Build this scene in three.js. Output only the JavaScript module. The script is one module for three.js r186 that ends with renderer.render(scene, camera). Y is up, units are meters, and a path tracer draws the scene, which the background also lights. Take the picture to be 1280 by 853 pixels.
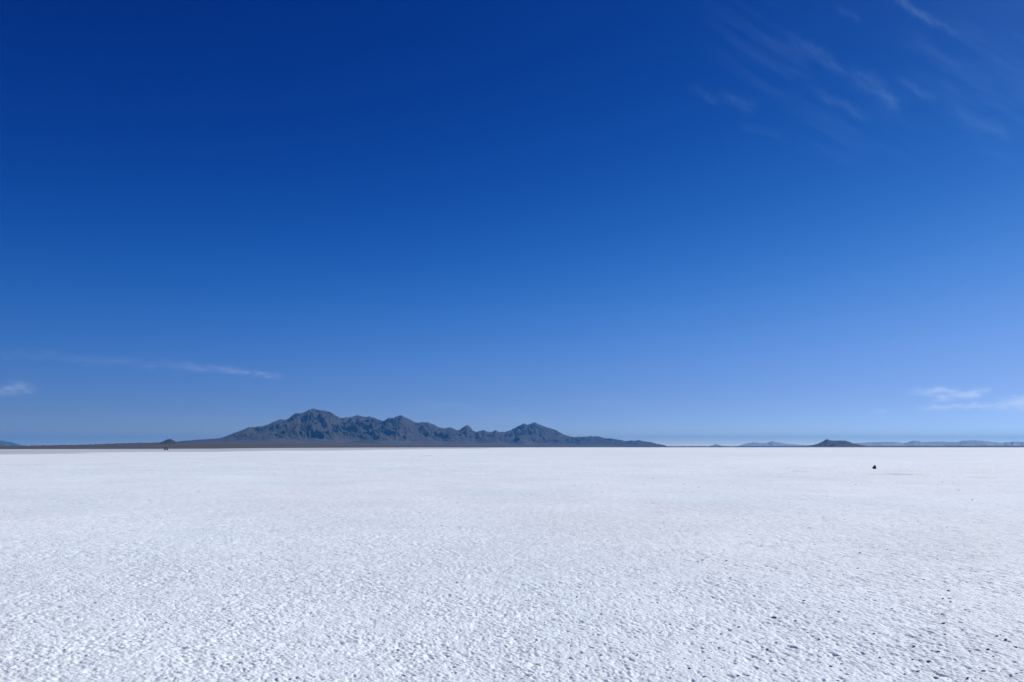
import * as THREE from 'three';
import { createNoise2D } from 'simplex-noise';
import { mergeGeometries } from 'three/addons/utils/BufferGeometryUtils.js';
import { RoundedBoxGeometry } from 'three/addons/geometries/RoundedBoxGeometry.js';

// ------------------------------------------------------------------ camera, sky, sun, exposure
const scene = new THREE.Scene();
const PW = 1280, PH = 853, FOCAL = 963, HORIZON = 559.3, EYE = 1.6;      // the photograph's own pixels
const PITCH = Math.atan((HORIZON - PH / 2) / FOCAL);
const camera = new THREE.PerspectiveCamera(2 * Math.atan(PH / 2 / FOCAL) * 180 / Math.PI, PW / PH, 0.1, 200000);
camera.position.set(0, EYE, 0);
camera.rotation.set(PITCH, 0, 0);
const renderer = new THREE.WebGLRenderer({ antialias: true });
renderer.toneMapping = THREE.LinearToneMapping;
renderer.toneMappingExposure = 1.0;
renderer.shadowMap.enabled = true;

const SUN_AZ = 72 * Math.PI / 180, SUN_EL = 42 * Math.PI / 180;
const sunDir = new THREE.Vector3(Math.sin(SUN_AZ) * Math.cos(SUN_EL), Math.sin(SUN_EL), -Math.cos(SUN_AZ) * Math.cos(SUN_EL));
const sun = new THREE.DirectionalLight(new THREE.Color().setRGB(1, 0.98, 0.92), 4.8);
sun.name = 'sun';
sun.position.copy(sunDir).multiplyScalar(120);
sun.castShadow = true;
Object.assign(sun.shadow.camera, { left: -70, right: 70, top: 70, bottom: -70, near: 1, far: 300 });
sun.shadow.mapSize.set(4096, 4096);
scene.add(sun, sun.target);

// ------------------------------------------------------------------ helpers
function rng(seed) { let s = seed >>> 0; return () => { s = (s + 0x6D2B79F5) >>> 0; let t = s; t = Math.imul(t ^ (t >>> 15), t | 1); t ^= t + Math.imul(t ^ (t >>> 7), t | 61); return ((t ^ (t >>> 14)) >>> 0) / 4294967296; }; }
const { smoothstep, clamp, lerp } = THREE.MathUtils;
const noises = [11, 23, 37, 51, 67, 83, 97, 113].map((s) => createNoise2D(rng(s)));
const [nA, nB, nC, nD, nE, nF, nG, nH] = noises;
const cosP = Math.cos(PITCH), sinP = Math.sin(PITCH);
function ray(px, py) {                                                   // photograph pixel -> direction
  const x = (px - PW / 2) / FOCAL, y = -(py - PH / 2) / FOCAL;
  const v = [x, y * cosP + sinP, -cosP + y * sinP], l = Math.hypot(...v);
  return [v[0] / l, v[1] / l, v[2] / l];
}
const azimuth = (px, py = 550) => { const d = ray(px, py); return Math.atan2(d[0], -d[2]); };
const slope = (px, py) => { const d = ray(px, py); return d[1] / Math.hypot(d[0], d[2]); };
const toPixelX = (az) => PW / 2 + FOCAL * Math.tan(az) * (cosP - sinP * (550 - PH / 2) / FOCAL * -1) ;  // near the horizon
function onGround(px, py) { const d = ray(px, py), t = EYE / -d[1]; return [d[0] * t, d[2] * t, t]; }
function track(points) {                                                 // piecewise linear curve through [x, y] pairs
  return (x) => {
    if (x <= points[0][0]) return points[0][1];
    for (let i = 1; i < points.length; i++) if (x <= points[i][0]) { const [a, b] = [points[i - 1], points[i]]; return lerp(a[1], b[1], (x - a[0]) / (b[0] - a[0])); }
    return points[points.length - 1][1];
  };
}
const used = new Map();
function numbered(name) { const n = used.get(name) ?? 0; used.set(name, n + 1); return n ? name + '_' + String(n).padStart(3, '0') : name; }
function put(o, name, label, category, extra = {}) {
  o.name = numbered(name);
  Object.assign(o.userData, { label, category }, extra);
  o.traverse((m) => { if (m.isMesh) { m.castShadow = m.receiveShadow = true; } });
  scene.add(o);
  return o;
}
function part(name, geometry, material, parent) { const m = new THREE.Mesh(geometry, material); m.name = name; m.castShadow = m.receiveShadow = true; parent.add(m); return m; }

// ------------------------------------------------------------------ the sky: clear desert air and a few thin ice clouds
{
  const W = 4096, H = 2048, data = new Float32Array(W * H * 4);
  const K = [[-13.715, -5.545, 16.422, 7.084, -5.884, 2.3, 1.138], [-6.147, -2.607, 6.645, 2.556, -1.128, 1.18, 1.748], [-2.716, -1.546, 3.187, 1.11, -0.033, -0.42, 2.941]];
  const strokes = [   // x0, y0, x1, y1, half width, strength (photograph pixels as directions)
    [1108, -8, 1168, 29, 5, 0.17], [1166, 22, 1198, 43, 4, 0.075],
    [985, 42, 1052, 90, 9, 0.07], [1030, 76, 1058, 94, 4, 0.06], [1058, 90, 1128, 130, 13, 0.09], [1122, 98, 1168, 126, 6, 0.09], [1100, 112, 1124, 130, 6, 0.06],
    [1012, 110, 1084, 147, 6, 0.075], [862, 108, 896, 131, 6, 0.05], [900, 112, 944, 138, 10, 0.05], [925, 155, 980, 175, 6, 0.03],
    [1185, 138, 1262, 170, 9, 0.085], [1225, 182, 1262, 198, 6, 0.03], [1045, 6, 1076, 28, 5, 0.045], [1175, 68, 1246, 100, 9, 0.035], [950, 40, 1010, 80, 22, 0.022],
    [-60, 438, 150, 452, 6, 0.026], [90, 449, 250, 460, 6, 0.04], [215, 458, 300, 462, 5, 0.07], [275, 462, 352, 473, 3.6, 0.12],
    [-12, 487, 46, 484, 6, 0.16], [-30, 492, 30, 489, 5, 0.08],
    [1136, 491, 1180, 490, 4, 0.16], [1158, 487, 1202, 489, 3.6, 0.18], [1192, 494, 1226, 494, 4, 0.3], [1210, 489, 1240, 487, 4, 0.12], [1164, 500, 1196, 497, 4, 0.24],
    [1140, 511, 1200, 509, 3, 0.18], [1190, 508, 1235, 508, 3.4, 0.24], [1226, 509, 1262, 511, 4.5, 0.22], [1250, 504, 1330, 499, 6.5, 0.3], [1262, 512, 1330, 508, 5, 0.18], [1092, 515, 1110, 515, 4, 0.08],
    [500, 505, 600, 508, 7, 0.025], [580, 516, 680, 522, 8, 0.02], [700, 500, 860, 512, 10, 0.015],
  ];
  for (let j = 0; j < H; j++) {
    const el = ((j + 0.5) / H - 0.5) * Math.PI, y = Math.sin(el), c = Math.cos(el);
    const e0 = Math.max(el, 0), e = e0 < 0.5 ? e0 : 0.5 + 0.12 * (1 - Math.exp(-(e0 - 0.5) / 0.12));
    const s1 = Math.exp(-e / 0.1), s2 = Math.exp(-e / 0.35), s0 = Math.exp(-e / 0.03);
    for (let i = 0; i < W; i++) {
      const a = ((i + 0.5) / W - 0.5) * 2 * Math.PI, x = Math.cos(a) * c, z = Math.sin(a) * c;
      const cs = x * sunDir.x + y * sunDir.y + z * sunDir.z, g = Math.pow((1 + cs) / 2, 2), glow = 0.5 * Math.exp((cs - 1) * 22);
      let cloud = 0;
      if (el > 0.01) {
        const depth = -z * cosP + y * sinP;
        if (depth > 0.2) {
          const px = PW / 2 + FOCAL * x / depth, py = PH / 2 - FOCAL * (y * cosP + z * sinP) / depth;
          if (px > -200 && px < 1500 && py > -200 && py < 560) {
            const high = py < 330;
            for (const [x0, y0, x1, y1, w, k] of strokes) {
              const dx = x1 - x0, dy = y1 - y0, l = Math.hypot(dx, dy), u = ((px - x0) * dx + (py - y0) * dy) / l, v = ((py - y0) * dx - (px - x0) * dy) / l;
              if (u < -w * 3 || u > l + w * 3 || Math.abs(v) > w * 4) continue;
              const wob = v + w * 0.55 * nA(u / (w * 7) + y0, x0) + w * 0.25 * nB(u / (w * 2.6), v / (w * 2) + y0), t = u / l;
              const ends = smoothstep(t, -0.16, 0.4) * smoothstep(1.12 - t, 0, 0.34), fibre = 0.56 + 0.52 * nC(u / 52 + y0, v / 2.4) + 0.3 * nD(u / 24, v / 1.7 + x0);
              cloud += (py < 330 ? 0.74 : px > 900 ? 1.6 : 1) * k * ends * Math.exp(-Math.pow(wob / w, 2) * 1.3) * Math.max(0.08, fibre);
            }
            if (high) {                                                   // the thin veil that the wisps are torn from
              const u = (px * 0.86 + py * 0.5) / 190, v = (py * 0.86 - px * 0.5) / 26, patch = smoothstep(nE(px / 260, py / 200), -0.1, 0.8) * smoothstep(px, 700, 1100) * smoothstep(330 - py, 40, 200);
              cloud += 0.03 * patch * Math.max(0, 0.35 + 0.65 * nF(u, v) + 0.3 * nG(u * 3, v * 2.4));
            }
          }
        }
        // the same thin ice cloud goes on over the rest of the sky
        const far = 1 / Math.max(y, 0.06), qx = x * far, qz = z * far, out = depth > 0.2 ? smoothstep(Math.abs(x / depth), 0.75, 1.2) + smoothstep((y * cosP + z * sinP) / depth, 0.5, 0.8) : 1;
        if (out > 0) { const u = qx * 0.5 + qz * 0.86, v = qx * 0.86 - qz * 0.5; cloud += 0.06 * Math.min(1, out) * smoothstep(nE(qx * 0.8, qz * 0.8), 0.1, 0.8) * smoothstep(y, 0.06, 0.3) * Math.max(0, 0.3 + 0.6 * nF(u * 0.9, v * 5) + 0.3 * nG(u * 3, v * 11)); }
      }
      cloud = 1 - Math.exp(-cloud);
      const at = (j * W + i) * 4, low = smoothstep(0.26 - el, 0, 0.14), lit = [lerp(0.5, 1.15, low), lerp(0.8, 1.2, low), lerp(1.12, 1.28, low)];
      for (let k = 0; k < 3; k++) {
        const q = K[k], air = Math.exp(q[0] + q[1] * s1 + q[2] * s2 + q[3] * g + q[4] * g * s2 + q[5] * s0 + q[6] * g * s0) + glow;
        data[at + k] = lerp(air, lit[k], cloud);
      }
      data[at + 3] = 1;
    }
  }
  const sky = new THREE.DataTexture(data, W, H, THREE.RGBAFormat, THREE.FloatType);
  sky.mapping = THREE.EquirectangularReflectionMapping;
  sky.magFilter = sky.minFilter = THREE.LinearFilter;
  sky.needsUpdate = true;
  scene.background = sky;
  scene.environment = sky;
}

// ------------------------------------------------------------------ air: blue desert haze
scene.fog = new THREE.FogExp2(new THREE.Color().setRGB(0.09, 0.44, 1.0), 2.5e-5);

// ------------------------------------------------------------------ the salt flat
const GRAIN = azimuth(350), gx = Math.sin(GRAIN), gz = -Math.cos(GRAIN);      // the crust is drawn out along the wind
// height of the salt crust; cell = spacing of the mesh there, finer relief than that is left to the bump map
function crust(x, z, cell) {
  const a = x * gx + z * gz, b = x * gz - z * gx, drawn = smoothstep(x / (3 + Math.hypot(x, z) * 0.25), -0.6, 1.1);
  let h = 0.01 * nA(x / 2.3, z / 2.3) + 0.03 * nB(x / 9, z / 9);
  const lively = 0.9 + 0.4 * nC(x / 1.7 + 9, z / 1.7) + 0.25 * nD(x / 0.6, z / 0.6);
  const rise = (l, k, na, nb) => {
    if (l < cell * 1.5) return 0;
    const fade = smoothstep(l, cell * 1.5, cell * 3);
    const round = na(a / l, b / l), drift = nb(a / (l * 2.1), b / (l * 0.8));
    const n = lerp(round, drift, drawn * 0.85);
    return k * fade * (n - 0.55 * Math.abs(n));
  };
  h += lively * (rise(0.5, 0.003, nE, nF) + rise(0.24, 0.0042, nG, nH) + rise(0.12, 0.0054, nF, nA) + rise(0.07, 0.0052, nB, nC) + rise(0.044, 0.0056, nD, nE) + rise(0.028, 0.0044, nH, nG));
  const p = nH(a / (0.12 + 0.08 * drawn) + 31, b / 0.085);                       // small open pits in the crust
  if (p > 0.62 && cell < 0.1) h -= 0.011 * smoothstep(p, 0.62, 0.85);
  return h;
}
const mudNear = track([[-120, 190], [0, 208], [60, 232], [120, 268], [200, 290], [270, 285], [350, 350], [440, 430], [500, 560], [600, 950], [680, 2500]]);
const shore = track([[-200, 640], [0, 720], [200, 790], [270, 900], [350, 1500], [440, 2600], [560, 5200], [640, 8000], [760, 10500], [840, 11500]]);
{
  const HALF = 38.5 * Math.PI / 180, NF = 850, NB = 70, angles = [], radii = [];
  for (let i = 0; i <= NF; i++) angles.push(-HALF + 2 * HALF * i / NF);
  for (let i = 1; i < NB; i++) angles.push(HALF + (2 * Math.PI - 2 * HALF) * i / NB);
  for (let i = 0; i < 24; i++) radii.push(0.3 * Math.pow(4.6 / 0.3, i / 24));
  for (let r = 4.6; r < 46; r *= 1.0026) radii.push(r);
  for (let r = 46; r < 3000; r *= 1.0155) radii.push(r);
  for (let r = 3000; r < 56000; r *= 1.055) radii.push(r);
  const NA_ = angles.length, NR = radii.length, pos = new Float32Array(NA_ * NR * 3), col = new Float32Array(NA_ * NR * 3), uv = new Float32Array(NA_ * NR * 2);
  const marks = [[1127, 593.4, 14, 0.8, 0.42], [1140, 593.6, 5, 0.8, 0.3], [1000, 589.6, 7, 0.7, 0.4], [533, 570.2, 6, 0.7, 0.3], [1096, 593.2, 8, 0.6, 0.15], [1226, 597, 8, 0.7, 0.25], [962, 601, 5, 0.8, 0.2], [820, 629, 4, 1.2, 0.18], [960, 627, 5, 1, 0.16], [1086, 631, 6, 1, 0.16]]
    .map(([px, py, w, h, k]) => { const [x, z, t] = onGround(px, py); return [x, z, w * t / FOCAL, h * t * t / (EYE * FOCAL), k]; });   // damp grey scars in the crust
  for (let j = 0, o = 0; j < NR; j++) {
    const r = radii[j], dr = r * (r < 4.6 ? 0.114 : r < 46 ? 0.0026 : r < 3000 ? 0.0155 : 0.055);
    for (let i = 0; i < NA_; i++, o++) {
      const an = angles[i], x = Math.sin(an) * r, z = -Math.cos(an) * r, front = i <= NF, cell = front && r > 4.6 && r < 46 ? r * 0.0018 : Math.max(dr, r * (front ? 2 * HALF / NF : 0.07));
      pos[o * 3] = x; pos[o * 3 + 2] = z; pos[o * 3 + 1] = r < 400 ? crust(x, z, cell) * (r > 150 ? smoothstep(400 - r, 0, 250) : 1) : 0;
      uv[o * 2] = x / 1.7; uv[o * 2 + 1] = z / 1.7;
      // white salt, faintly patchy with dust; grey mud shows where the crust thins out towards the shore
      let white = 0.68 + 0.025 * nA(x / 6 + 3, z / 6) + 0.02 * nB(x / 31, z / 31) + 0.025 * nC(x / 160, z / 160) + 0.03 * nD(x / 0.4, z / 0.4) + (r < 90 ? 0.045 * nH(x / 0.14, z / 0.3) + 0.03 * nG(x / 0.3, z / 0.9) : 0);   // dusty grains between the crystals
      let warm = 0.011 * nE(x / 11, z / 14) + 0.008 * nF(x / 70, z / 90);
      let mud = 0;
      if (front && r > 120) { const px = 640 + FOCAL * Math.tan(an), edge = mudNear(px) * (1 + 0.09 * nG(x / 90, z / 90) + 0.04 * nH(x / 25, z / 40)); mud = px < 700 ? 0.62 * smoothstep(r / edge, 0.97, 1.04) * smoothstep(700 - px, 0, 120) * (0.9 + 0.16 * nA(x / 60, z / 240)) : 0; }
      if (r > 20 && r < 200) for (const [mx, mz, w, h, k] of marks) { const d = Math.pow((x - mx) / w, 2) + Math.pow((z - mz) / h, 2) + 0.5 * nH(x * 2, z * 0.6); if (d < 1.3) mud = Math.max(mud, k * smoothstep(1.3 - d, 0, 0.8)); }
      const rgb = [white * 0.93 + warm, white * 0.995, white * 1.02 - warm * 0.6], grey = [0.2, 0.215, 0.235];
      for (let k = 0; k < 3; k++) col[o * 3 + k] = lerp(rgb[k], grey[k], mud);
    }
  }
  const index = new Uint32Array((NR - 1) * NA_ * 6 + NA_ * 3);
  let q = 0;
  for (let j = 0; j < NR - 1; j++) for (let i = 0; i < NA_; i++) { const n = (i + 1) % NA_, a = j * NA_ + i, b = j * NA_ + n, c = a + NA_, d = b + NA_; index.set([a, b, c, b, d, c], q); q += 6; }
  const g = new THREE.BufferGeometry();
  g.setAttribute('position', new THREE.BufferAttribute(pos, 3));
  g.setAttribute('color', new THREE.BufferAttribute(col, 3));
  g.setAttribute('uv', new THREE.BufferAttribute(uv, 2));
  g.setIndex(new THREE.BufferAttribute(index.subarray(0, q), 1));
  g.computeVertexNormals();
  // salt grain: clotted crystals, tileable
  const S = 1024, bump = new Uint8Array(S * S * 4), r1 = rng(5), cells = 64, pts = [];
  for (let i = 0; i < cells * cells; i++) pts.push([r1(), r1(), r1()]);
  const torus = (n, u, v, f) => { const A = u * 2 * Math.PI, B = v * 2 * Math.PI, k = f / 6.283; return n(Math.cos(A) * k + Math.cos(B) * k * 1.31 + 7, Math.sin(A) * k * 1.17 + Math.sin(B) * k * 0.93); };
  for (let j = 0; j < S; j++) for (let i = 0; i < S; i++) {
    const u = i / S * cells, v = j / S * cells, cu = Math.floor(u), cv = Math.floor(v);
    let d1 = 9, tone = 0;
    for (let y = -1; y <= 1; y++) for (let x = -1; x <= 1; x++) { const p = pts[((cv + y + cells) % cells) * cells + (cu + x + cells) % cells], d = Math.hypot(cu + x + p[0] - u, cv + y + p[1] - v) / (0.6 + 0.6 * p[2]); if (d < d1) { d1 = d; tone = p[2]; } }
    const h = clamp(0.5 + 0.45 * (0.75 - d1) + 0.12 * (tone - 0.5) + 0.16 * torus(nA, i / S, j / S, 26), 0, 1) * 255;
    bump.set([h, h, h, 255], (j * S + i) * 4);
  }
  const tex = new THREE.DataTexture(bump, S, S);
  tex.wrapS = tex.wrapT = THREE.RepeatWrapping; tex.magFilter = tex.minFilter = THREE.LinearFilter; tex.needsUpdate = true;
  const m = new THREE.MeshStandardMaterial({ name: 'salt crust', vertexColors: true, roughness: 0.82, bumpMap: tex, bumpScale: 0.01 });
  put(new THREE.Mesh(g, m), 'salt_flat', 'vast flat white salt crust with a rough crystalline surface', 'salt flat', { kind: 'structure' });
}

// ------------------------------------------------------------------ terrain seen beyond the salt
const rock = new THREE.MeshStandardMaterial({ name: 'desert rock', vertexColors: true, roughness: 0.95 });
function ridged(n, x, y, octaves, sharp = 1) {
  let v = 0, amp = 0.5, w = 1;
  for (let k = 0; k < octaves; k++, x = x * 2.03 + 5.1, y = y * 2.03 - 3.7, amp *= 0.52) { const r = Math.pow(1 - Math.abs(n(x, y)), 2 * sharp); v += amp * r * w; w = clamp(r * 1.7, 0, 1); }
  return v;
}
// A range on a polar grid round the camera's station. sky(px): its skyline row in the photograph; crest(px): how far off its crest stands; front / back: how deep its flanks reach.
function terrain(name, label, category, o) {
  const cols = Math.round((o.x1 - o.x0) / o.step) + 1, near = [], rows = o.rows ?? 120, fanRows = o.shore ? 70 : 0;
  const NR = rows + fanRows, pos = new Float32Array(cols * NR * 3), col = new Float32Array(cols * NR * 3);
  const scales = [], columns = [];
  for (let i = 0; i < cols; i++) {
    const px = o.x0 + i * o.step, az = azimuth(px), sx = Math.sin(az), sz = -Math.cos(az), R = o.crest(px), foot = R - o.front(px), end = R + o.back, s = o.shore ? o.shore(px) : foot;
    const want = slope(px, o.sky(px) + (o.jag ?? 0) * nA(px / 3.1, 7) + 0.6 * (o.jag ?? 0) * nB(px / 1.3, 3)), rug = o.rugged ? o.rugged(px) : 1, fanTop = o.fan ? o.fan(px) / FOCAL * foot : 0;
    const hs = [], fans = [], rs = [];
    let k = Infinity;
    for (let j = 0; j < NR; j++) {
      const r = j < fanRows ? s * Math.pow(foot / s, j / fanRows) : lerp(foot, end, (j - fanRows) / (rows - 1)), x = sx * r, z = sz * r;
      const fan = r < foot ? fanTop * Math.pow(clamp((r - s) / (foot - s), 0, 1), 1.25) + 2 * nC(x / 500, z / 500) * clamp((r - s) / 2500, 0, 1) : fanTop * clamp(1 - (r - foot) / (end - foot), 0, 1);
      let m = 0;
      if (j >= fanRows) {
        const L = o.scale ?? 1, wx = x + 260 * L * nD(x / (1300 * L), z / (1300 * L)), wz = z + 260 * L * nE(x / (1300 * L), z / (1300 * L));
        const toe = rug * 0.16 * nF(x / (800 * L), z / (2400 * L));
        const w = r < R ? clamp((r - foot) / (R - foot) + toe * (1 - (r - foot) / (R - foot)), 0, 1) : clamp(1 - (r - R) / o.back, 0, 1);
        const base = Math.pow(w, o.power ?? 1.15);
        const spur = ridged(nG, wx / (1150 * L), wz / (1500 * L), 5), fine = ridged(nH, wx / (430 * L) + 3, wz / (470 * L), 4);
        const bite = rug * (1 - w) * Math.min(1, w * 5);
        const gully = ridged(nB, wx / (190 * L) - 8, wz / (260 * L), 3), cut = rug * Math.min(1, w * 5) * (1 - Math.pow(w, 4));
        m = base * (1 + bite * 1.3 * (spur - 0.5) + cut * (0.62 * (fine - 0.42) + 0.2 * (gully - 0.4)));
        m = Math.max(m, 0) * Math.min(1, w * 12);
        if (m > 0.08) k = Math.min(k, (want * r + EYE - fan) / m);
      }
      hs.push(m); fans.push(fan); rs.push(r);
    }
    scales.push(Math.max(k, 0.5)); columns.push([sx, sz, hs, fans, rs]);
  }
  for (let i = 0; i < cols; i++) {
    const [sx, sz, hs, fans, rs] = columns[i];
    let k = 0, sum = 0;
    for (let n = -1; n <= 1; n++) { const v = scales[i + n], g = 1 - 0.5 * Math.abs(n); if (v !== undefined) { k += v * g; sum += g; } }
    k /= sum;
    for (let j = 0; j < NR; j++) {
      const at = (i * NR + j) * 3, x = sx * rs[j], z = sz * rs[j], y = fans[j] + k * hs[j];
      pos[at] = x; pos[at + 1] = j === 0 || j === NR - 1 ? -1.5 : y + 0.1; pos[at + 2] = z;
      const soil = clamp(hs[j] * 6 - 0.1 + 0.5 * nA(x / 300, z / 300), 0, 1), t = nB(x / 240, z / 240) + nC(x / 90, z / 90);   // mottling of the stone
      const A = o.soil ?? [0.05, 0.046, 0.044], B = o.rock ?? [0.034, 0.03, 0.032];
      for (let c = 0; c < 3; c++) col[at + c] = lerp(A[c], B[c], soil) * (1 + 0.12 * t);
    }
  }
  const index = [];
  for (let i = 0; i < cols - 1; i++) for (let j = 0; j < NR - 1; j++) { const a = i * NR + j, b = a + NR; index.push(a, b, a + 1, b, b + 1, a + 1); }
  const g = new THREE.BufferGeometry();
  g.setAttribute('position', new THREE.BufferAttribute(pos, 3));
  g.setAttribute('color', new THREE.BufferAttribute(col, 3));
  g.setIndex(index);
  g.computeVertexNormals();
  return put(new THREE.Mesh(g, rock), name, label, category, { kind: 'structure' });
}
const skyMain = track([[-60, 558], [0, 557.8], [60, 557], [120, 555.8], [150, 554.4], [199, 553.4], [222, 552], [237, 550.6], [256, 549.4], [272, 548.4], [280, 546.4], [292, 541.5], [302, 537.8], [310, 534.2], [322, 533.6], [328, 532.7], [335, 530.6], [342, 527], [349, 524.4], [356, 525], [360, 523], [366, 518], [370, 516.2], [375, 517], [380, 515.2], [385, 512], [390.6, 511], [396, 512.2], [403, 513.7], [410, 514.7], [415, 517.2], [419, 520], [424, 522.5], [427.5, 522.9], [431, 521.2], [435, 522], [440, 521], [446, 519], [454, 521.5], [461, 520.9], [469, 523], [476, 526], [480.6, 526], [484, 522.7], [491, 522.2], [500.6, 519], [506, 522.2], [513, 525], [517.5, 527.7], [524, 528.7], [527.5, 527.7], [534, 528], [540, 530.2], [547.5, 533.7], [555, 536], [560.6, 534.4], [565, 535.2], [571, 538], [574, 538], [577.5, 535.2], [583.7, 531.2], [587.5, 533.7], [591, 538.7], [595, 540.2], [600, 538.6], [605, 537.7], [610, 540.2], [615, 540.2], [619, 537.9], [624, 540.6], [631, 540.2], [639, 537.7], [647.5, 533], [655, 529.4], [659, 531.5], [662.5, 530.6], [667.5, 528], [675, 531], [685, 534.7], [694, 537.5], [700, 540.6], [706, 543.7], [715, 546.2], [722, 546.2], [732, 546], [742, 545.6], [748, 545.6], [755, 548], [765, 548.5], [775, 550], [782, 551.5], [790, 550.6], [794, 551.5], [797.5, 550], [805, 551.9], [815, 553], [822, 555.6], [827, 555.6], [833, 558], [842, 559]]);
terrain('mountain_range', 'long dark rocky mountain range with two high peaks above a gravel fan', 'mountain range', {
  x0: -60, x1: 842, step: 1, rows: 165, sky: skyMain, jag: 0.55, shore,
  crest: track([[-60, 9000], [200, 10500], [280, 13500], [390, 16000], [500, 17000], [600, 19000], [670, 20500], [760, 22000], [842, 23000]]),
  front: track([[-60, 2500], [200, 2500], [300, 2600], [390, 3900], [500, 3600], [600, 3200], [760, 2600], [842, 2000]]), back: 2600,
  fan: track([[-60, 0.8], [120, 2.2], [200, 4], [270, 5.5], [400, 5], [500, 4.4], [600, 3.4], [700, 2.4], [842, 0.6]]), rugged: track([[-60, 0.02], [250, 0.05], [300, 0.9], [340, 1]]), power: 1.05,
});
terrain('rocky_knoll', 'small dark rocky knoll on the gravel fan left of the range', 'hill', { x0: 195, x1: 224, step: 0.5, rows: 60, sky: track([[195, 556.4], [199, 554.8], [202, 552.6], [205, 551.6], [207, 550.2], [211, 549], [213, 549], [216, 550.4], [219, 551.8], [224, 556]]), jag: 0.15, crest: () => 7600, front: () => 420, back: 300, scale: 0.18, rock: [0.03, 0.028, 0.027], soil: [0.035, 0.031, 0.028] });
terrain('dark_hill', 'dark hill at the far end of the low gravel plain', 'hill', { x0: -60, x1: 10, step: 1, rows: 50, sky: track([[-60, 548], [-30, 551], [0, 554.4], [4, 555.6], [10, 558.6]]), jag: 0.2, crest: () => 9800, front: () => 900, back: 500, scale: 0.4, rock: [0.06, 0.05, 0.042] });
terrain('pale_mountains', 'faint blue mountains behind the low gravel plain', 'mountains', { x0: -60, x1: 34, step: 1, rows: 50, sky: track([[-60, 546], [-20, 549], [0, 551], [12, 552.6], [20, 554.6], [34, 558.4]]), jag: 0.3, crest: () => 34000, rock: [0.06, 0.06, 0.06], soil: [0.06, 0.06, 0.06], front: () => 3000, back: 2500 });
terrain('flat_topped_hill', 'dark flat topped hill with a knob at one end', 'hill', { x0: 1000, x1: 1092, step: 0.5, rows: 80, sky: track([[1000, 558.6], [1011, 557.3], [1018, 556], [1024, 554.2], [1030, 551.2], [1034, 549.2], [1037, 550.4], [1042, 551], [1057, 551], [1061, 552.3], [1066, 554.2], [1074, 556], [1084, 557.8], [1092, 558.8]]), jag: 0.15, crest: () => 15500, front: () => 1500, back: 900, scale: 0.5 });
terrain('hazy_twin_peaks', 'pale blue twin peaks beyond the salt beside the flat topped hill', 'mountains', { x0: 918, x1: 1030, step: 1, rows: 60, sky: track([[918, 558.6], [925, 557], [934, 554.4], [944, 552.8], [951, 554.2], [959, 554.2], [962, 552.8], [966, 551.6], [969, 552.6], [975, 553.3], [983, 554.7], [992, 555.6], [1010, 556.6], [1030, 558.4]]), jag: 0.2, crest: () => 40000, rock: [0.4, 0.43, 0.46], soil: [0.4, 0.43, 0.46], front: () => 4000, back: 3000 });  // pale bluish rock and soil tone: distance haze put into the colour
terrain('hazy_peak', 'very faint lone peak on the horizon between the ranges', 'mountain', { x0: 882, x1: 908, step: 1, rows: 40, sky: track([[882, 558.8], [890, 557.2], [895, 555.2], [899, 556.4], [908, 558.8]]), crest: () => 47000, rock: [0.4, 0.4, 0.38], soil: [0.4, 0.4, 0.38], front: () => 4000, back: 3000 });  // light rock tone carries painted haze on top of the fog
terrain('hazy_mountains', 'long low chain of hazy blue mountains on the horizon', 'mountains', { x0: 1040, x1: 1360, step: 1, rows: 70, sky: track([[1040, 557], [1064, 554.5], [1085, 553], [1100, 552.6], [1121, 552.6], [1128, 554.5], [1134, 553.3], [1142, 550.9], [1149, 551.6], [1156, 552.6], [1177, 551.9], [1196, 553], [1204, 551.2], [1220, 550.5], [1235, 551.9], [1248, 553.3], [1255, 553.6], [1258, 552.6], [1262, 553.3], [1266, 552.2], [1280, 552.2], [1310, 550.5], [1360, 553]]), jag: 0.3, crest: () => 37000, rock: [0.4, 0.43, 0.46], soil: [0.4, 0.43, 0.46], front: () => 4500, back: 3500 });  // haze paleness painted into the rock colour, beyond what the fog gives
terrain('far_shore', 'thin dark line of low land edging the salt flat', 'low land', { x0: 780, x1: 1360, step: 1.5, rows: 24, sky: track([[780, 558.2], [840, 558.1], [1000, 557.9], [1150, 557.7], [1360, 557.5]]), jag: 0.2, crest: () => 10800, front: () => 800, back: 1200, rugged: () => 0.1, soil: [0.03, 0.03, 0.03], rock: [0.03, 0.03, 0.03] });

// ------------------------------------------------------------------ dark stones and clods on the salt
function lump(seed, detail, stretch, point = 0) {
  const g = new THREE.IcosahedronGeometry(1, detail), p = g.attributes.position, v = new THREE.Vector3();
  for (let i = 0; i < p.count; i++) {
    v.fromBufferAttribute(p, i);
    const k = 1 + 0.34 * nA(v.x * 0.9 + seed, v.y * 0.9 + v.z * 0.7) + 0.2 * nB(v.x * 2.1 + v.z, v.y * 2.1 + seed) + 0.09 * nC(v.z * 5 + seed, v.x * 5 + v.y * 4);
    v.multiplyScalar(k);
    if (point && v.y > 0) { const t = v.y; v.y *= 1 + point * t; v.x *= 1 - 0.42 * Math.min(t, 1); v.z *= 1 - 0.42 * Math.min(t, 1); v.x += 0.34 * t; }
    p.setXYZ(i, v.x * stretch[0], v.y * stretch[1], v.z * stretch[2]);
  }
  g.deleteAttribute('normal'); g.deleteAttribute('uv');
  const s = new THREE.BufferGeometry(); s.setAttribute('position', p); s.computeVertexNormals();
  return s;
}
const mudDark = [[0.07, 0.073, 0.08], [0.12, 0.124, 0.135], [0.05, 0.052, 0.06]].map((c) => new THREE.MeshStandardMaterial({ name: 'dried dark mud', color: new THREE.Color().setRGB(...c), roughness: 0.95 }));
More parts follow.
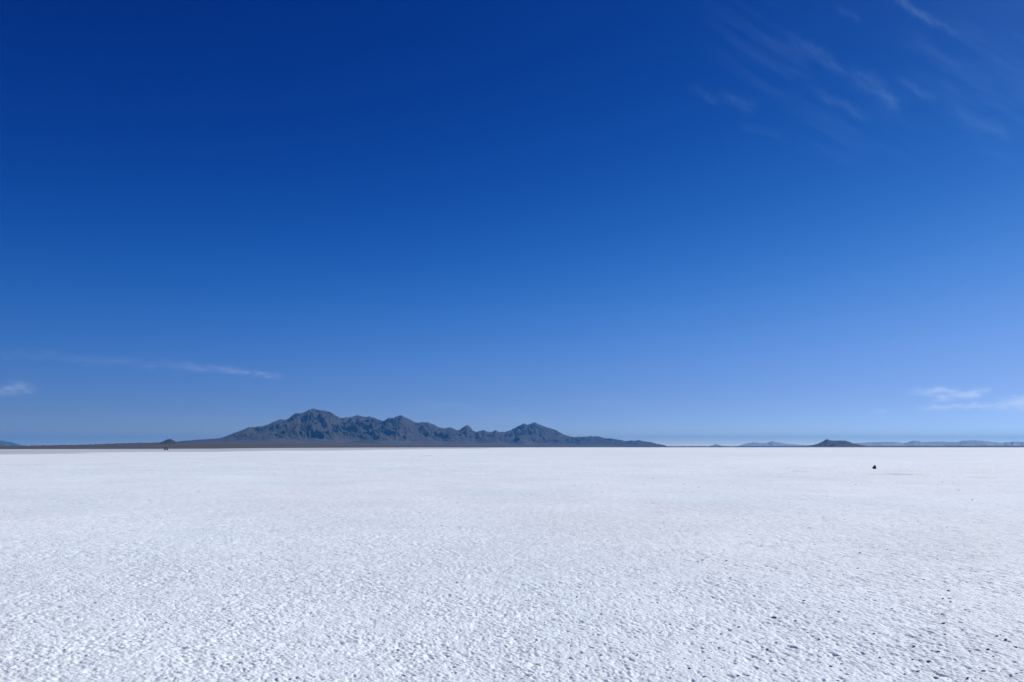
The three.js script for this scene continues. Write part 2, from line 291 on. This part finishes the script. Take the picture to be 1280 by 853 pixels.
{
  const [x, z, t] = onGround(1093.4, 586.4), s = t / FOCAL;
  const m = new THREE.Mesh(lump(4.2, 3, [1.75 * s, 2.2 * s, 1.7 * s], 0.25), new THREE.MeshStandardMaterial({ name: 'black stone', color: new THREE.Color().setRGB(0.014, 0.014, 0.016), roughness: 0.85 }));
  m.position.set(x, crust(x, z, 0.1) + 1.5 * s, z);
  put(m, 'black_stone', 'lone black pointed stone standing far out on the white salt', 'stone');
}
const clodShapes = [0, 1, 2, 3, 4, 5].map((k) => lump(k * 3.7 + 1, 1, [1, 0.62, 0.8]));
const clods = [   // x, y in the photograph, half width in its pixels
  [753, 733, 1.8], [793, 763, 2.4], [822, 755, 2.2], [863, 755, 2], [838, 781, 3.2], [866, 788, 4.4], [805, 791, 2.4], [778, 802, 2.4], [751, 816, 3.4], [786, 813, 3], [778, 818, 2.6], [810, 814, 2], [797, 817, 2.4], [700, 831, 2.4], [643, 795, 2.8], [652, 843, 2.4], [721, 849, 2.4], [729, 777, 2.6], [752, 768, 2.2], [703, 777, 2], [862, 833, 3], [871, 851, 2.4], [842, 834, 2],
  [389, 764, 3], [403, 749, 1.9], [442, 763, 2.2], [407, 732, 1.9], [473, 829, 2.6], [368, 820, 2.4], [458, 815, 2.3], [363, 847, 2.4],
  [1155, 726, 2.2], [1186, 740, 3.2], [1179, 750, 1.8], [1180, 782, 3.6], [1204, 791, 2.8], [1143, 811, 3], [1100, 822, 3.2], [1174, 817, 3], [1165, 816, 2.6], [1236, 815, 3.4], [1258, 803, 3.2], [1270, 812, 3.6], [1242, 824, 2.6], [1230, 839, 4], [1210, 847, 2.8], [1131, 840, 2.6], [1141, 825, 2.6], [1093, 795, 2.6], [1169, 770, 4], [1060, 841, 2.8], [1182, 797, 2.2],
  [968, 773, 6.5], [995, 777, 3], [924, 785, 3.6], [905, 812, 3.4], [960, 812, 3.2], [972, 821, 2.4], [881, 824, 2.2], [862, 833, 3], [923, 843, 3], [902, 833, 2.4], [961, 829, 2.2], [889, 803, 2], [1010, 792, 2.8], [1024, 800, 3.2], [981, 783, 2.4], [1023, 832, 2.2],
  [1010, 658, 1.6], [1042, 673, 1.7], [1066, 678, 2.2], [1054, 684, 1.8], [1055, 694, 1.5], [1075, 690, 2.8], [141, 773, 2.4], [208, 777, 2.4], [9, 838, 2.8], [81, 811, 2.2],
];
const rc = rng(77);
clods.forEach(([px, py, w], k) => {
  const [x, z, t] = onGround(px, py), s = 0.47 * w * t / FOCAL, long = w > 3.3 ? 0.55 : 0.8;
  const m = new THREE.Mesh(clodShapes[k % 6], mudDark[Math.floor(rc() * 3)]);
  m.scale.set(s, s * long, s * (0.9 + 0.6 * rc()));
  m.rotation.y = (rc() - 0.5) * 0.5;
  m.position.set(x, crust(x, z, 0.02) + s * long * 0.3, z);
  put(m, 'mud_clod', px === 968 ? 'long flat dark clod of dried mud, the longest on the salt crust' : px === 1100 ? 'rounded dark clod of dried mud standing proud of the salt crust' : 'small dark clod of dried mud lying on the white salt crust', 'clod', { group: 'dark clods scattered over the salt crust' });
});
{
  // crumbs too small to count, thicker on the right where the crust is more broken
  const N = 500, mesh = new THREE.InstancedMesh(clodShapes[2], mudDark[1], N), r = rng(900), M = new THREE.Matrix4(), Q = new THREE.Quaternion(), up = new THREE.Vector3(0, 1, 0), tint = new THREE.Color();
  for (let k = 0; k < N;) {
    const d = 4.6 * Math.pow(9, r()), an = (r() - 0.5) * 1.34, x = Math.sin(an) * d, z = -Math.cos(an) * d;
    const thick = 0.16 + 0.84 * smoothstep(an + 0.14 * nA(x / 3, z / 3), -0.05, 0.3), clump = smoothstep(nB(x / 0.9, z / 1.5) + 0.4 * nC(x / 0.25, z / 0.25), -0.1, 0.8);
    if (r() > thick * clump) continue;
    const s = (0.004 + 0.009 * Math.pow(r(), 2.4)) * (1 + d / 30);
    Q.setFromAxisAngle(up, r() * 6.28);
    M.compose(new THREE.Vector3(x, crust(x, z, 0.02) + s * 0.15, z), Q, new THREE.Vector3(s * (0.8 + 0.9 * r()), s * 0.6, s));
    mesh.setMatrixAt(k, M);
    const g = 0.7 + 1.3 * r(); mesh.setColorAt(k, tint.setRGB(g, g, g));
    k++;
  }
  put(mesh, 'mud_crumbs', 'fine dark crumbs of mud strewn over the salt crust', 'crumbs', { kind: 'stuff' });
}

// ------------------------------------------------------------------ the vehicle parked far out where the salt turns grey
{
  const [x, z] = onGround(207.2, 563.4), car = new THREE.Group();
  const std = (name, rgb, rough, extra = {}) => new THREE.MeshStandardMaterial({ name, color: new THREE.Color().setRGB(...rgb), roughness: rough, ...extra });
  const paint = new THREE.MeshPhysicalMaterial({ name: 'slate car paint', color: new THREE.Color().setRGB(0.15, 0.16, 0.19), roughness: 0.45, metalness: 0, clearcoat: 0.8, clearcoatRoughness: 0.1 });
  const dark = std('black rubber', [0.02, 0.02, 0.02], 0.9), glass = std('tinted glass', [0.02, 0.025, 0.03], 0.08), trim = std('black trim', [0.025, 0.025, 0.027], 0.6), metal = std('wheel alloy', [0.45, 0.45, 0.46], 0.35, { metalness: 0.9 }), red = std('red lens', [0.4, 0.01, 0.01], 0.2), plate = std('plate', [0.6, 0.6, 0.58], 0.5);
  // side profile, x forward, extruded across the width
  const side = new THREE.Shape([[-2.25, 0.52], [-2.3, 0.8], [-2.26, 1.12], [-2.12, 1.2], [-1.95, 1.72], [-1.8, 1.8], [0.35, 1.8], [0.55, 1.74], [1.15, 1.22], [2.1, 1.08], [2.28, 0.95], [2.32, 0.6], [2.2, 0.48], [1.86, 0.48], [1.8, 0.74], [1.6, 0.9], [1.36, 0.94], [1.12, 0.9], [0.92, 0.74], [0.86, 0.46], [-0.94, 0.46], [-1.0, 0.74], [-1.2, 0.9], [-1.44, 0.94], [-1.68, 0.9], [-1.88, 0.74], [-1.94, 0.5]].map(([a, b]) => new THREE.Vector2(a, b)));
  const hull = new THREE.ExtrudeGeometry(side, { depth: 1.68, bevelEnabled: true, bevelSize: 0.07, bevelThickness: 0.1, bevelSegments: 3 });
  hull.translate(0, 0, -0.84);
  { const p = hull.attributes.position; for (let i = 0; i < p.count; i++) { const y = p.getY(i); if (y > 1.15) p.setZ(i, p.getZ(i) * (1 - 0.2 * (y - 1.15) / 0.65)); } hull.computeVertexNormals(); }
  part('body', hull, paint, car);
  const pane = (w, h, place, rot) => { const g = new RoundedBoxGeometry(w, h, 0.03, 2, 0.012); const m = part('window', g, glass, car); m.position.set(...place); m.rotation.set(...rot); return m; };
  pane(1.36, 0.42, [-2.12, 1.47, 0], [0, -Math.PI / 2, 0]).rotation.set(0.0, -Math.PI / 2, 0, 'YXZ');
  car.children[1].rotation.x = 0.31;
  for (const s of [-1, 1]) { for (const [cx, w] of [[-1.35, 0.62], [-0.5, 0.86], [0.36, 0.66]]) pane(w, 0.4, [cx, 1.48, s * 0.885], [-s * 0.27, 0, 0]); }
  const wind = pane(1.4, 0.72, [0.9, 1.5, 0], [0, 0, 0]); wind.rotation.set(-0.86, Math.PI / 2, 0, 'YXZ'); wind.name = 'windscreen';
  for (const [ax, sz] of [[-1.44, -1], [-1.44, 1], [1.36, -1], [1.36, 1]]) {
    const w = part('wheel', new THREE.CylinderGeometry(0.2, 0.2, 0.24, 20).rotateX(Math.PI / 2), metal, car); w.position.set(ax, 0.41, sz * 0.8);
    part('tyre', new THREE.TorusGeometry(0.29, 0.125, 10, 28), dark, w).scale.z = 1.15;
    part('hub', new THREE.CylinderGeometry(0.06, 0.08, 0.28, 12).rotateX(Math.PI / 2), trim, w);
  }
  const bump = (n, cx) => { const b = part(n, new RoundedBoxGeometry(0.2, 0.26, 1.84, 3, 0.06), trim, car); b.position.set(cx, 0.62, 0); };
  bump('rear_bumper', -2.32); bump('front_bumper', 2.33);
  for (const s of [-1, 1]) {
    part('tail_light', new RoundedBoxGeometry(0.08, 0.42, 0.16, 2, 0.03), red, car).position.set(-2.33, 1.02, s * 0.8);
    part('headlight', new RoundedBoxGeometry(0.1, 0.16, 0.34, 2, 0.04), metal, car).position.set(2.3, 0.92, s * 0.66);
    part('mirror', new RoundedBoxGeometry(0.14, 0.16, 0.24, 2, 0.04), trim, car).position.set(0.78, 1.28, s * 1.06);
    part('roof_rail', new RoundedBoxGeometry(1.9, 0.04, 0.05, 2, 0.015), trim, car).position.set(-0.75, 1.9, s * 0.66);
  }
  part('number_plate', new THREE.BoxGeometry(0.02, 0.14, 0.34), plate, car).position.set(-2.425, 0.8, 0);
  part('underbody', new THREE.BoxGeometry(3.9, 0.14, 1.3), trim, car).position.set(0, 0.42, 0);
  car.position.set(x, crust(x, z, 4) * 0 + 0.0, z);
  car.rotation.y = Math.PI / 2 + Math.atan2(-x, -z) * 1;           // its tail turned to the camera
  put(car, 'parked_car', 'distant slate coloured car standing on the grey edge of the salt', 'car');
}

renderer.render(scene, camera);
